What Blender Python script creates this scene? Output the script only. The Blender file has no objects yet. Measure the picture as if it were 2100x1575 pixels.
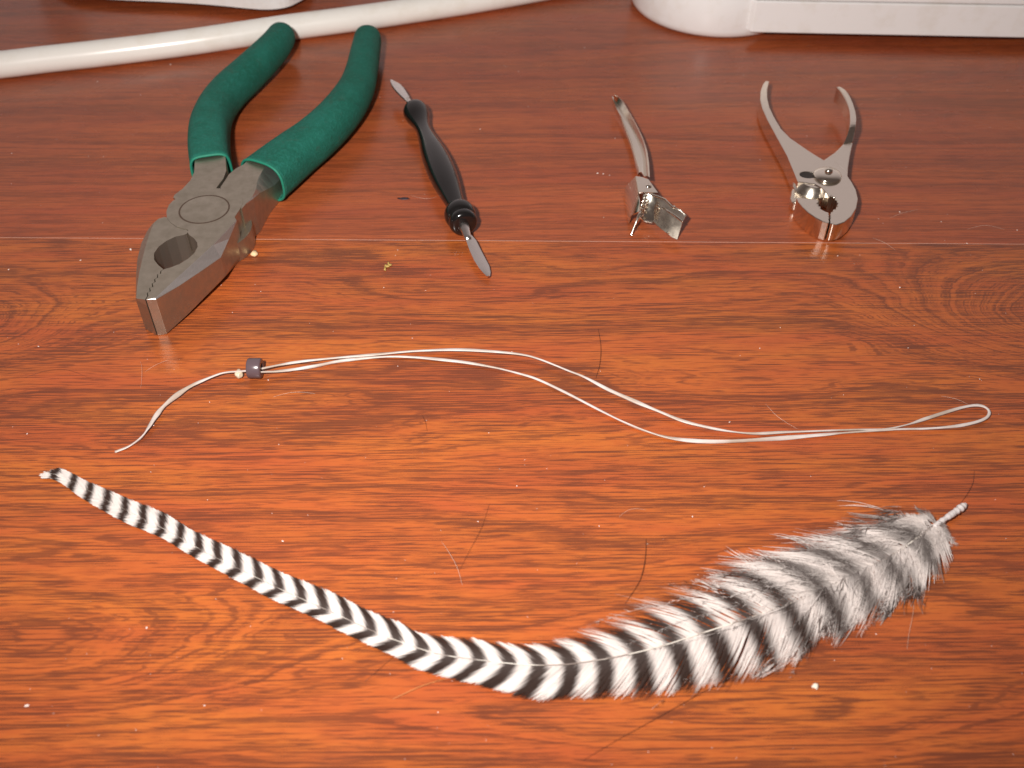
import bpy, bmesh, math, random
import numpy as np
from mathutils import Vector, noise as mnoise
from mathutils.geometry import tessellate_polygon
random.seed(7); rng = np.random.default_rng(7)
S = bpy.context.scene
COL = S.collection
MM = 0.001

# ------------------------------------------------------------------ camera
CAM_H, PITCH, FPX = 160.0, math.radians(44.0), 2060.0      # camera height in mm, tilt down, focal length in photo pixels
cam_d = bpy.data.cameras.new('camera'); cam = bpy.data.objects.new('camera', cam_d); COL.objects.link(cam)
cam.location = (0, 0, CAM_H*MM); cam.rotation_euler = (math.pi/2 - PITCH, 0, 0)
cam_d.sensor_width = 36; cam_d.lens = 36*FPX/2100; cam_d.clip_start = 0.005; cam_d.clip_end = 20
cam_d.dof.use_dof = True; cam_d.dof.focus_distance = 0.238; cam_d.dof.aperture_fstop = 24
S.camera = cam

# ------------------------------------------------------------------ room light and the camera's flash
W = bpy.data.worlds.new('World'); S.world = W; W.use_nodes = True
wn, wl = W.node_tree.nodes, W.node_tree.links
bg = wn['Background']
tc = wn.new('ShaderNodeTexCoord'); sx = wn.new('ShaderNodeSeparateXYZ'); wl.new(tc.outputs['Generated'], sx.inputs[0])
mr = wn.new('ShaderNodeMapRange'); mr.interpolation_type = 'SMOOTHSTEP'
mr.inputs['From Min'].default_value = -0.05; mr.inputs['From Max'].default_value = 1.0
wl.new(sx.outputs['Y'], mr.inputs['Value'])
cr = wn.new('ShaderNodeValToRGB'); wl.new(mr.outputs[0], cr.inputs[0])
cr.color_ramp.elements[0].color = (0.085, 0.065, 0.058, 1)
cr.color_ramp.elements[1].color = (0.54, 0.46, 0.45, 1)
wl.new(cr.outputs[0], bg.inputs['Color']); bg.inputs['Strength'].default_value = 1.0

fl = bpy.data.lights.new('camera_flash', 'SPOT'); flo = bpy.data.objects.new('camera_flash', fl); COL.objects.link(flo)
fl.energy = 5.1; fl.color = (1.0, 0.95, 0.9); fl.shadow_soft_size = 0.008
fl.spot_size = math.radians(110); fl.spot_blend = 1.0
FLP = Vector((-46*MM, 6*MM, 196*MM)); flo.location = FLP
tgt = Vector((5*MM, 275*MM, 0))
flo.rotation_euler = (tgt - FLP).to_track_quat('-Z', 'Y').to_euler()

S.view_settings.view_transform = 'Standard'; S.view_settings.look = 'None'
S.view_settings.gamma = 1.0; S.view_settings.exposure = 0.0
S.cycles.max_bounces = 8; S.cycles.sample_clamp_indirect = 4.0

# ------------------------------------------------------------------ helpers
cp, sp = math.cos(PITCH), math.sin(PITCH)
def P(px, py, z=0.0):
    """point (mm) where the line of sight through photo pixel (px,py) meets height z"""
    a, b = (px-1050.0)/FPX, (787.5-py)/FPX
    d = Vector((a, cp + b*sp, -sp + b*cp))
    t = (z - CAM_H)/d.z
    return Vector((a*t, d.y*t, z))
def PL(pts, z=0.0): return [P(x, y, z) for x, y in pts]
def zoomed(pts, s, ox, oy): return [(ox+x/s, oy+y/s) for x, y in pts]

ORG = {}
def tag(o, label=None, cat=None, group=None, kind=None):
    if label: o['label'] = label
    if cat: o['category'] = cat
    if group: o['group'] = group
    if kind: o['kind'] = kind
    return o
def thing(name, loc, label, cat, group=None):
    o = bpy.data.objects.new(name, None); o.empty_display_size = 0.005; COL.objects.link(o)
    loc = Vector(loc); o.location = loc*MM; ORG[o.name] = loc.copy()
    return tag(o, label, cat, group)
def mesh_obj(name, verts, faces, mat, parent=None, smooth=False, sharp=None, bevel=None, seg=2, sub=0, org=None, edges=()):
    base = ORG[parent.name] if parent is not None else (Vector(org) if org is not None else Vector((0, 0, 0)))
    me = bpy.data.meshes.new(name)
    me.from_pydata([((v[0]-base[0])*MM, (v[1]-base[1])*MM, (v[2]-base[2])*MM) for v in verts], list(edges), faces)
    me.update()
    bm = bmesh.new(); bm.from_mesh(me)
    if len(bm.faces) < 60000: bmesh.ops.recalc_face_normals(bm, faces=bm.faces)
    bm.to_mesh(me); bm.free()
    if smooth or sharp is not None: me.shade_smooth()
    if sharp is not None: me.set_sharp_from_angle(angle=math.radians(sharp))
    me.materials.append(mat)
    o = bpy.data.objects.new(name, me); COL.objects.link(o)
    if parent is not None: o.parent = parent; ORG[o.name] = base.copy()
    else: o.location = base*MM; ORG[o.name] = base.copy()
    if bevel:
        b = o.modifiers.new('bevel', 'BEVEL'); b.width = bevel*MM; b.segments = seg; b.limit_method = 'ANGLE'
        b.angle_limit = math.radians(32); b.harden_normals = False
    if sub:
        s = o.modifiers.new('subd', 'SUBSURF'); s.levels = sub; s.render_levels = sub
    return o
def join(*geos):
    V, F = [], []
    for v, f in geos:
        k = len(V); V += list(v); F += [tuple(i+k for i in q) for q in f]
    return V, F
def spline(pts, n, closed=False):
    """Catmull-Rom through points of any dimension, n samples per span"""
    p = [np.array(q, float) for q in pts]; out = []
    m = len(p)
    for i in range(m if closed else m-1):
        if closed: a, b, c, d = p[i-1], p[i], p[(i+1) % m], p[(i+2) % m]
        else: a, b, c, d = p[max(i-1, 0)], p[i], p[i+1], p[min(i+2, m-1)]
        for k in range(n):
            t = k/n
            out.append(0.5*((2*b)+(c-a)*t+(2*a-5*b+4*c-d)*t*t+(3*b-a-3*c+d)*t**3))
    if not closed: out.append(p[-1])
    return out
def prism(outer, z0, z1, holes=(), top=None, z2=None, under=None, under_z=None):
    """upright solid from an outline (mm, XY); top = inset outline at z2 (same count) makes a chamfer"""
    loops = [list(outer)] + [list(h) for h in holes]
    V, F = [], []; rings = []
    for li, L in enumerate(loops):
        n = len(L); levels = [(L, z0), (L, z1)]
        if top is not None: levels.append((top if li == 0 else L, z2))
        if under is not None: levels = [(under, z0), (L, under_z)] + levels[1:]
        ids = []
        for (Q, z) in levels:
            ids.append(list(range(len(V), len(V)+n))); V += [(q[0], q[1], q[2] if z is None else (z(q) if callable(z) else z)) for q in Q]
        for a, b in zip(ids[:-1], ids[1:]):
            for i in range(n):
                j = (i+1) % n; F.append((a[i], a[j], b[j], b[i]))
        rings.append(ids)
    for lev in (0, -1):
        polys = [[Vector((V[i][0], V[i][1], 0)) for i in r[lev]] for r in rings]
        flat = [i for r in rings for i in r[lev]]
        for t in tessellate_polygon(polys): F.append(tuple(flat[i] for i in t))
    return V, F
def sweep(path, radii, seg=16, up=(0, 0, 1), cap0='flat', cap1='round', squ=2.0, squs=None):
    """tube along path; radii = (horizontal, vertical) per point; squ>2 squares the section"""
    V, F = [], []; n = len(path); path = [Vector(p) for p in path]; up = Vector(up)
    secs = []
    def ring(c, t, rh, rv):
        sq = squ
        s = t.cross(up).normalized(); u = s.cross(t).normalized(); k = len(V)
        for i in range(seg):
            a = 2*math.pi*i/seg; ca, sa = math.cos(a), math.sin(a)
            x = math.copysign(abs(ca)**(2/squ), ca); y = math.copysign(abs(sa)**(2/squ), sa)
            V.append(c + s*x*rh + u*y*rv)
        secs.append(k)
    for i in range(n):
        if squs: squ = squs[i]
        t = (path[min(i+1, n-1)] - path[max(i-1, 0)]).normalized()
        rh, rv = radii[i] if isinstance(radii[i], (tuple, list)) else (radii[i], radii[i])
        if i == 0 and cap0 == 'recess':
            ring(path[0] + t*6, t, rh-0.7, rv-0.7); ring(path[0], t, rh-0.7, rv-0.7)
        if i == 0 and cap0 == 'round':
            for q in (80, 60, 35): ring(path[0] - t*rh*math.sin(math.radians(q)), t, rh*math.cos(math.radians(q)), rv*math.cos(math.radians(q)))
        ring(path[i], t, rh, rv)
        if i == n-1 and cap1 == 'round':
            for q in (20, 40, 60, 75, 86): ring(path[-1] + t*rh*math.sin(math.radians(q)), t, rh*math.cos(math.radians(q)), rv*math.cos(math.radians(q)))
    for a, b in zip(secs[:-1], secs[1:]):
        for i in range(seg):
            j = (i+1) % seg; F.append((a+i, a+j, b+j, b+i))
    F.append(tuple(range(secs[0], secs[0]+seg))); F.append(tuple(range(secs[-1], secs[-1]+seg)))
    return V, F
def lathe(prof, c, axis, up=(0, 0, 1), seg=32):
    """prof = (distance along axis, radius)"""
    axis = Vector(axis).normalized(); up = Vector(up)
    if abs(axis.dot(up)) > 0.95: up = Vector((0, 1, 0))
    s = axis.cross(up).normalized(); u = s.cross(axis).normalized(); V, F = [], []
    for (d, r) in prof:
        for i in range(seg):
            a = 2*math.pi*i/seg; V.append(Vector(c) + axis*d + (s*math.cos(a) + u*math.sin(a))*max(r, 1e-3))
    for k in range(len(prof)-1):
        for i in range(seg):
            j = (i+1) % seg; F.append((k*seg+i, k*seg+j, (k+1)*seg+j, (k+1)*seg+i))
    F.append(tuple(range(seg))); F.append(tuple(range((len(prof)-1)*seg, len(prof)*seg)))
    return V, F
def sheet(grid, th, thick_dir=None):
    """thin sheet of metal from a grid of points (rows x cols), thickness th along its normal"""
    R, C = len(grid), len(grid[0]); V = []; N = []
    g = [[Vector(p) for p in row] for row in grid]
    for i in range(R):
        for j in range(C):
            a = g[min(i+1, R-1)][j] - g[max(i-1, 0)][j]; b = g[i][min(j+1, C-1)] - g[i][max(j-1, 0)]
            N.append(a.cross(b).normalized())
    V = [g[i][j] + N[i*C+j]*th/2 for i in range(R) for j in range(C)] + [g[i][j] - N[i*C+j]*th/2 for i in range(R) for j in range(C)]
    F = []; o = R*C
    for i in range(R-1):
        for j in range(C-1):
            a, b, c, d = i*C+j, i*C+j+1, (i+1)*C+j+1, (i+1)*C+j
            F += [(a, b, c, d), (a+o, d+o, c+o, b+o)]
    for i in range(R-1):
        for j in (0, C-1): a, d = i*C+j, (i+1)*C+j; F.append((a, d, d+o, a+o))
    for j in range(C-1):
        for i in (0, R-1): a, b = i*C+j, i*C+j+1; F.append((a, b, b+o, a+o))
    return V, F

# ------------------------------------------------------------------ material helpers
class NT:
    def __init__(s, name):
        s.m = bpy.data.materials.new(name); s.m.use_nodes = True; s.t = s.m.node_tree; s.n = s.t.nodes; s.b = s.n['Principled BSDF']
    def new(s, typ, **k):
        x = s.n.new(typ)
        for a, v in k.items(): setattr(x, a, v)
        return x
    def put(s, sock, v):
        if hasattr(v, 'is_output'): s.t.links.new(v, sock)
        else: sock.default_value = v
    def math(s, op, a, b=None, c=None, clamp=False):
        x = s.new('ShaderNodeMath', operation=op); x.use_clamp = clamp; s.put(x.inputs[0], a)
        if b is not None: s.put(x.inputs[1], b)
        if c is not None: s.put(x.inputs[2], c)
        return x.outputs[0]
    def coord(s, scale=(1000, 1000, 1000), rot=0.0, loc=(0, 0, 0), kind='Object'):
        t = s.new('ShaderNodeTexCoord'); m = s.new('ShaderNodeMapping')
        m.inputs['Scale'].default_value = scale; m.inputs['Rotation'].default_value = (0, 0, rot); m.inputs['Location'].default_value = loc
        s.t.links.new(t.outputs[kind], m.inputs[0]); return m.outputs[0]
    def noise(s, vec, scale, detail=3, rough=0.5, dist=0.0, lac=2.0, dims='3D', w=None):
        x = s.new('ShaderNodeTexNoise', noise_dimensions=dims)
        if dims != '1D': s.put(x.inputs['Vector'], vec)
        if w is not None: s.put(x.inputs['W'], w)
        x.inputs['Scale'].default_value = scale; x.inputs['Detail'].default_value = detail
        x.inputs['Roughness'].default_value = rough; x.inputs['Distortion'].default_value = dist
        return x.outputs['Fac']
    def scalev(s, vec, sc):
        m = s.new('ShaderNodeMapping'); s.put(m.inputs[0], vec); m.inputs['Scale'].default_value = sc; return m.outputs[0]
    def ramp(s, f, stops, interp='LINEAR'):
        r = s.new('ShaderNodeValToRGB'); s.put(r.inputs[0], f); r.color_ramp.interpolation = interp; e = r.color_ramp.elements
        while len(e) < len(stops): e.new(0.5)
        for q, (p, c) in zip(e, stops):
            q.position = p; q.color = (c, c, c, 1) if isinstance(c, (int, float)) else (*c, 1)
        return r.outputs[0]
    def mix(s, f, a, b, mode='MIX'):
        x = s.new('ShaderNodeMix', data_type='RGBA', blend_type=mode); s.put(x.inputs[0], f)
        s.put(x.inputs[6], (*a, 1) if isinstance(a, tuple) else a); s.put(x.inputs[7], (*b, 1) if isinstance(b, tuple) else b)
        return x.outputs[2]
    def bump(s, h, strength=0.3, dist=0.1):
        x = s.new('ShaderNodeBump'); x.inputs['Strength'].default_value = strength; x.inputs['Distance'].default_value = dist*MM
        s.put(x.inputs['Height'], h); s.t.links.new(x.outputs[0], s.b.inputs['Normal']); return x
    def set(s, **k):
        names = dict(col='Base Color', metal='Metallic', rough='Roughness', ior='IOR', spec='Specular IOR Level', coat='Coat Weight', coatr='Coat Roughness', trans='Transmission Weight', sss='Subsurface Weight', sheen='Sheen Weight')
        for a, v in k.items():
            if isinstance(v, tuple) and a == 'col': v = (*v, 1)
            s.put(s.b.inputs[names[a]], v)
        return s.m

# ---- laminate wood
def wood(name, seed, bumps, lin, streak_gain, calm):
    m = NT(name)
    co = m.coord(rot=-0.0105)
    sep = m.new('ShaderNodeSeparateXYZ'); m.t.links.new(co, sep.inputs[0]); u, v = sep.outputs[0], sep.outputs[1]
    sd = m.scalev(co, (1, 1, 1)); sd.node.inputs['Location'].default_value = (seed*31.7, seed*17.3, seed)
    # growth-ring field: even grain + slow wander + the loops of this board
    wander = m.noise(m.scalev(sd, (0.006, 0.022, 1)), 1.0, 3, 0.5)
    F = m.math('ADD', m.math('MULTIPLY', v, lin), m.math('MULTIPLY', wander, 3.2 if not calm else 1.2))
    for (bu, bv, su, sv, amp) in bumps:
        q = m.math('ADD', m.math('POWER', m.math('ABSOLUTE', m.math('DIVIDE', m.math('SUBTRACT', u, bu), su)), 2.0),
                   m.math('POWER', m.math('ABSOLUTE', m.math('DIVIDE', m.math('SUBTRACT', v, bv), sv)), 2.0))
        F = m.math('ADD', F, m.math('MULTIPLY', m.math('EXPONENT', m.math('MULTIPLY', q, -1.0)), amp))
    jag = m.noise(m.scalev(sd, (0.04, 0.5, 1)), 1.0, 4, 0.6)
    Fj = m.math('ADD', F, m.math('MULTIPLY', m.math('SUBTRACT', jag, 0.5), 0.22))
    wide = m.noise(None, 1.3, 1.0, 0.5, dims='1D', w=Fj)
    fine = m.noise(None, 5.0, 2.0, 0.6, dims='1D', w=Fj)
    lines = m.noise(None, 15.0, 1.0, 0.5, dims='1D', w=Fj)
    band = m.ramp(m.math('ADD', m.math('MULTIPLY', wide, 0.42), m.math('MULTIPLY', fine, 0.58)), [(0.40, 0.0), (0.62, 1.0)])
    # pores: short dark dashes along the grain, thick where the band is dark
    d1 = m.noise(m.scalev(sd, (0.050, 2.6, 1)), 1.0, 1.5, 0.55)
    d2 = m.noise(m.scalev(sd, (0.12, 3.9, 1)), 1.0, 1.5, 0.6)
    brk = m.noise(m.scalev(sd, (0.09, 0.6, 1)), 1.0, 2, 0.6)
    bandb = m.math('MULTIPLY', band, 0.085)
    dash1 = m.ramp(m.math('ADD', d1, bandb), [(0.585, 0.0), (0.64, 1.0)])
    dash2 = m.ramp(m.math('ADD', d2, bandb), [(0.58, 0.0), (0.65, 1.0)])
    ringl = m.math('MULTIPLY', m.ramp(lines, [(0.52, 0.0), (0.62, 1.0)]), m.ramp(m.math('ADD', brk, m.math('MULTIPLY', band, 0.15)), [(0.48, 0.0), (0.62, 1.0)]))
    dash = m.math('MAXIMUM', m.math('MAXIMUM', m.math('MULTIPLY', dash1, 0.85), m.math('MULTIPLY', dash2, 0.8)), m.math('MULTIPLY', ringl, 0.62))
    tone = m.noise(m.scalev(sd, (0.02, 0.10, 1)), 1.0, 3, 0.55)
    mott = m.noise(m.scalev(sd, (0.35, 0.8, 1)), 1.0, 4, 0.6)
    base = m.mix(m.ramp(tone, [(0.35, 0.0), (0.65, 1.0)]), ((0.42, 0.086, 0.025) if not calm else (0.38, 0.078, 0.029)), ((0.49, 0.130, 0.025) if not calm else (0.44, 0.104, 0.030)))
    base = m.mix(m.math('MULTIPLY', m.ramp(mott, [(0.4, 0.0), (0.7, 1.0)]), 0.45), base, (0.38, 0.078, 0.019))
    redd = m.mix(m.math('MULTIPLY', band, 0.30 if not calm else 0.25), base, (0.23, 0.056, 0.015))
    col = m.mix(m.math('MULTIPLY', dash, streak_gain), redd, (0.095, 0.026, 0.015))
    # paper-print speckle of the laminate
    spk = m.noise(co, 7.0, 1.0, 0.5)
    col = m.mix(m.math('MULTIPLY', m.ramp(spk, [(0.55, 0.0), (0.75, 1.0)]), 0.14), col, (0.60, 0.24, 0.08))
    smear = m.noise(m.scalev(co, (0.03, 0.05, 1)), 1.0, 4, 0.65, dist=1.2)
    rough = m.ramp(smear, [(0.3, 0.20), (0.7, 0.33)])
    fleck = m.noise(co, 2.6, 2.0, 0.6)
    m.bump(m.math('ADD', m.math('MULTIPLY', fleck, 0.6), m.math('MULTIPLY', d1, -0.6)), 0.20, 0.05)
    m.set(col=col, rough=rough, spec=0.42)
    return m.m
def b_at(px, py, wpx, hpx, amp):
    c = P(px, py); e = P(px+wpx, py); f = P(px, py+hpx)
    return (c.x + 0.0, c.y, abs(e.x-c.x), abs(f.y-c.y), amp)
near_b = [b_at(2290, 655, 330, 105, 6.0), b_at(-80, 655, 200, 70, 2.6), b_at(1500, 790, 300, 40, 0.7), b_at(1350, 700, 420, 22, -0.5),
          b_at(900, 600, 240, 30, 0.5), b_at(560, 820, 260, 40, -0.6), b_at(120, 1330, 480, 150, 2.0), b_at(1500, 1480, 520, 90, 1.1), b_at(330, 770, 160, 25, 0.4)]
far_b = [b_at(900, 120, 500, 30, 0.9), b_at(1500, 230, 500, 30, -0.6)]
M_near = wood('laminate_wood_near', 1.0, near_b, 0.055, 0.92, False)
M_far = wood('laminate_wood_far', 3.0, far_b, 0.07, 0.62, True)

def simple(name, col, rough=0.5, metal=0.0, **k):
    m = NT(name); m.set(col=col, rough=rough, metal=metal, **k); return m.m
def steel():
    m = NT('worn_steel'); co = m.coord()
    n1 = m.noise(co, 0.35, 4, 0.6); n2 = m.noise(co, 1.6, 3, 0.65); n3 = m.noise(m.scalev(co, (1, 1, 1)), 0.22, 3, 0.6, dist=0.6)
    base = m.mix(m.ramp(n1, [(0.35, 0), (0.7, 1)]), (0.47, 0.42, 0.34), (0.38, 0.335, 0.265))
    rust = m.ramp(n2, [(0.60, 0), (0.72, 1)]); r2 = m.ramp(n3, [(0.50, 0), (0.64, 1)]); rs = m.math('MULTIPLY', rust, r2)
    col = m.mix(m.math('MULTIPLY', rs, 0.75), base, (0.22, 0.085, 0.035))
    m.bump(m.noise(co, 5.0, 3, 0.6), 0.12, 0.05)
    m.set(col=col, metal=m.math('SUBTRACT', 0.92, m.math('MULTIPLY', rs, 0.6)), rough=m.ramp(n1, [(0.3, 0.34), (0.7, 0.46)])); return m.m
def ground_steel():
    m = NT('ground_steel'); co = m.coord()
    line = m.noise(m.scalev(co, (5.0, 0.7, 3.0)), 1.0, 3, 0.6)
    m.bump(line, 0.35, 0.04)
    m.set(col=m.mix(line, (0.74, 0.69, 0.66), (0.52, 0.48, 0.45)), metal=0.95, rough=0.42); return m.m
M_steel = steel(); M_ground = ground_steel()
M_dark = simple('slot_shade_and_feet', (0.03, 0.022, 0.018), 0.5, 0.3)  # near-black for the painted slot shade and the case feet
def foam():
    m = NT('green_grip'); co = m.coord()
    n1 = m.noise(co, 0.12, 4, 0.6); n2 = m.noise(co, 4.5, 2, 0.6); n3 = m.noise(co, 0.3, 4, 0.65)
    col = m.mix(m.ramp(n1, [(0.35, 0), (0.65, 1)]), (0.004, 0.110, 0.072), (0.008, 0.150, 0.105))
    col = m.mix(m.math('MULTIPLY', m.ramp(n3, [(0.58, 0), (0.72, 1)]), 0.35), col, (0.06, 0.07, 0.045))
    col = m.mix(m.math('MULTIPLY', m.ramp(n2, [(0.5, 0), (0.75, 1)]), 0.35), col, (0.010, 0.165, 0.12))
    n5 = m.noise(co, 1.1, 4, 0.7)
    col = m.mix(m.math('MULTIPLY', m.ramp(n5, [(0.48, 0), (0.66, 1)]), 0.6), col, (0.022, 0.205, 0.165))
    m.bump(m.math('ADD', n2, m.math('ADD', m.math('MULTIPLY', n3, 1.5), m.math('MULTIPLY', n5, 1.6))), 0.9, 0.22)
    m.set(col=col, rough=0.72, spec=0.35); return m.m
M_foam = foam()
M_foamrim = simple('green_grip_edge', (0.010, 0.20, 0.13), 0.6)
def chrome(name, col, r):
    m = NT(name); co = m.coord(); n = m.noise(co, 0.7, 3, 0.6)
    m.bump(m.noise(co, 0.25, 2, 0.5), 0.25, 0.08)
    m.set(col=col, metal=1.0, rough=m.ramp(n, [(0.3, r), (0.75, r+0.08)])); return m.m
M_chrome = chrome('nickel_plate', (0.86, 0.80, 0.70), 0.08)
M_boss = chrome('polished_boss', (0.80, 0.72, 0.61), 0.24)
M_satin = chrome('satin_nickel', (0.80, 0.73, 0.64), 0.15)
M_blade = chrome('blade_steel', (0.80, 0.75, 0.72), 0.22)
M_black = simple('black_lacquer', (0.008, 0.007, 0.007), 0.16, coat=0.3)
def plastic(name, col, r):
    m = NT(name); co = m.coord(); n = m.noise(co, 0.12, 4, 0.6)
    c2 = tuple(c*0.9 for c in col); m.set(col=m.mix(m.ramp(n, [(0.5, 0), (0.8, 1)]), col, (c2[0], c2[1]*0.97, c2[2]*0.92)), rough=r, spec=0.5); return m.m
M_cable = plastic('cream_cable_sheath', (0.90, 0.87, 0.82), 0.26)
M_white = plastic('white_plastic', (0.90, 0.885, 0.88), 0.25)
M_bead = simple('plum_brown_bead', (0.105, 0.072, 0.082), 0.25)
def fibre():
    m = NT('waxy_string'); co = m.coord(); n = m.noise(m.scalev(co, (0.5, 3.5, 1)), 1.0, 3, 0.6)
    m.bump(n, 0.5, 0.06)
    n2 = m.ramp(m.noise(co, 0.11, 2, 0.5), [(0.38, 0), (0.62, 1)]); c1 = m.mix(n, (0.36, 0.28, 0.22), (0.52, 0.43, 0.37)); c2 = m.mix(n, (0.52, 0.45, 0.42), (0.74, 0.67, 0.65)); m.set(col=m.mix(n2, c1, c2), rough=0.38, spec=0.6); return m.m
M_string = fibre()
M_knot = simple('waxy_knot', (0.72, 0.56, 0.40), 0.4, sss=0.2)

# ------------------------------------------------------------------ table top: two boards and a joint strip coloured as their edge glint
tt = bpy.data.objects.new('table_top', None); COL.objects.link(tt); tt['kind'] = 'structure'; ORG[tt.name] = Vector((0, 0, 0))
sa, sb = P(0, 487), P(2100, 500.5)
def seam_y(x): return sa.y + (sb.y-sa.y)*(x-sa.x)/(sb.x-sa.x)
def board(y_side, mat):
    x0, x1 = -900, 900; g = 0.09
    if y_side < 0: q = [(x0, -500), (x1, -500), (x1, seam_y(x1)-g), (x0, seam_y(x0)-g)]
    else: q = [(x0, seam_y(x0)+g), (x1, seam_y(x1)+g), (x1, 1500), (x0, 1500)]
    v, f = prism([Vector((*p, 0)) for p in q], -18, 0)
    return mesh_obj('plank', v, f, mat, tt, bevel=0.07, seg=2)
board(-1, M_near); board(1, M_far)
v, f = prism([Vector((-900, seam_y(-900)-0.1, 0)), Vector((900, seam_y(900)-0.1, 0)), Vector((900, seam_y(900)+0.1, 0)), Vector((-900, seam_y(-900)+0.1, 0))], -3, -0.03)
mesh_obj('joint', v, f, simple('joint_glint', (0.62, 0.36, 0.28), 0.5), tt)  # pale colour stands in for light caught on the board edges

# ------------------------------------------------------------------ big combination pliers
T = 11.3
pl = thing('combination_pliers', P(420, 440), 'large worn steel combination pliers with green foam grips, jaws pointing at the camera', 'pliers')
z1 = lambda pts: zoomed(pts, 4.922, 260, 380)
z2_ = lambda pts: zoomed(pts, 6.563, 320, 280)
seam = [(299.5, 614), (304, 606), (303.0, 600), (309, 597), (308, 590), (314, 588), (313, 581), (319, 578), (318, 572), (324, 569), (324, 562), (330, 561), (331, 555), (337, 551.5)]
holeR = [(350, 548), (368, 541), (386, 530), (399, 518), (405, 506), (404, 497), (397, 488), (388, 482)]
holeL = [(336, 551.5), (325, 544), (316, 533), (316, 519), (325, 506), (341, 494), (360, 485), (378, 481.5), (384, 479)]
# lever A: right jaw, pivot disc, left tang
topA = seam + holeR + [(384, 476), (386, 471.5), (378, 469), (362, 465), (349, 456), (342, 446), (341, 433), (346, 420), (355, 411), (360, 408), (355, 405), (358, 399), (374, 387), (390, 370), (398, 353), (401, 300), (461, 300), (464, 350), (458, 366), (448, 379), (443, 386),
        (457, 386), (476, 388), (490, 394), (498, 404), (498, 416), (491, 430), (481, 445), (485, 451), (461, 476.5), (437, 502), (397, 538.5), (357, 575), (318, 611)]
low = {(485, 451): (486, 453, 11.0), (461, 476.5): (470, 490, 9.4), (437, 502): (453, 528, 8.6), (397, 538.5): (411, 557, 9.4), (357, 575): (367, 586.5, 10.2), (318, 611): (320, 614, 11.0)}
V1 = PL(topA, T); V0 = [P(low[q][0], low[q][1], low[q][2]) if q in low else P(*q, T) - Vector((0, 0, 0.35)) for q in topA]
v, f = prism(V0, 0.1, None, top=V1, z2=T, under=V1, under_z=lambda q: T-q[2]+0.1)
# widen the middle levels so that only the outer jaw edge carries a chamfer
leverA = mesh_obj('lever', v, f, M_steel, pl, bevel=0.28, seg=2)
leverA['label'] = 'steel lever of right jaw and pivot disc, running into left grip'
# ground chamfer gets bright ground steel
leverA.data.materials.append(M_ground)
n = len(topA); cidx = set(range(topA.index((485, 451)), n-1))
for p_ in leverA.data.polygons:
    c = p_.center; nz = p_.normal.z
    if 0.25 < nz < 0.97 and len(p_.vertices) == 4 and c.z > 4*MM: p_.material_index = 1
# lever B: left jaw (shares the seam and the hole) and right tang
gapd = lambda L: [(x-2.0, y+0.6) for x, y in L]
topB = gapd(seam[::-1]) + [(279.5, 612), (281, 590), (285, 561), (291, 534), (300, 500), (309, 472), (316, 457), (325, 448.5), (337, 445), (352, 448), (372, 462), (386, 474)]
topB = topB + [(383, 479)] + holeL[::-1][1:-1]
lowB = {(279.5, 612): (277.5, 612), (281, 590): (277.5, 590), (285, 561): (278.5, 558), (291, 534): (281, 528), (300, 500): (289, 496), (309, 472): (301, 471), (316, 457): (311, 457)}
V1 = PL(topB, T-0.12); V0 = [P(*lowB[q], 9.6) if q in lowB else P(*q, T-0.12) for q in topB]
gB = prism(V0, 0.1, 9.2, top=V1, z2=T-0.12)
tgt_ = [(452, 384), (461, 371), (470, 357), (483, 346), (500, 337), (512, 324), (560, 318), (554, 331), (545, 340), (538, 350), (531, 363), (526.5, 376), (525, 388), (517, 404), (505, 417), (496, 428), (470, 410)]
tgm = {(560, 318): (590, 346, 6), (554, 331): (578, 360, 6.0), (545, 340): (571, 371, 6.0), (538, 350): (563, 380, 6.1), (531, 363): (552, 386, 6.9), (526.5, 376): (541, 392, 8.0), (525, 388): (532, 396, 9.4), (517, 404): (519, 408, 10.7)}
V1 = PL(tgt_, T-0.1); V0 = [P(*tgm[q]) if q in tgm else P(*q, T-0.1)-Vector((0, 0, 0.35)) for q in tgt_]
gT = prism(V0, 0.1, None, top=V1, z2=T-0.1)
cx = P(419, 429, T)
disc = [Vector((cx.x+1.0+10.3*math.cos(a), cx.y+10.3*math.sin(a)-0.5, 0)) for a in [2*math.pi*i/40 for i in range(40)]]
gD = prism(disc, 0.15, 5.6)
leverB = mesh_obj('lever', *join(gB, gT, gD), M_steel, pl, bevel=0.28, seg=2)
leverB['label'] = 'steel lever of left jaw, running under the pivot into right grip'
leverB.data.materials.append(M_ground)
fx = P(550, 360, 9)
for p_ in leverB.data.polygons:
    c = p_.center/MM + ORG[leverB.name]
    if 0.2 < p_.normal.z < 0.97 and len(p_.vertices) == 4 and c.x > P(520, 390, 9).x and c.z > 5: p_.material_index = 1
M_hole_shade = simple('jaw_hole_shade', (0.34, 0.27, 0.22), 0.40, 0.8)  # jaw hole walls coloured darker to carry the shade inside the hole
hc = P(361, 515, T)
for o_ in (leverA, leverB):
    o_.data.materials.append(M_hole_shade); k_ = len(o_.data.materials)-1
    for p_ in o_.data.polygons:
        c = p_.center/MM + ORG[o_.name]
        if abs(p_.normal.z) < 0.15 and (Vector((c.x, c.y))-Vector((hc.x, hc.y))).length < 8.0 and Vector((p_.normal.x, p_.normal.y)).dot(Vector((hc.x-c.x, hc.y-c.y))) > 0: p_.material_index = k_
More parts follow.
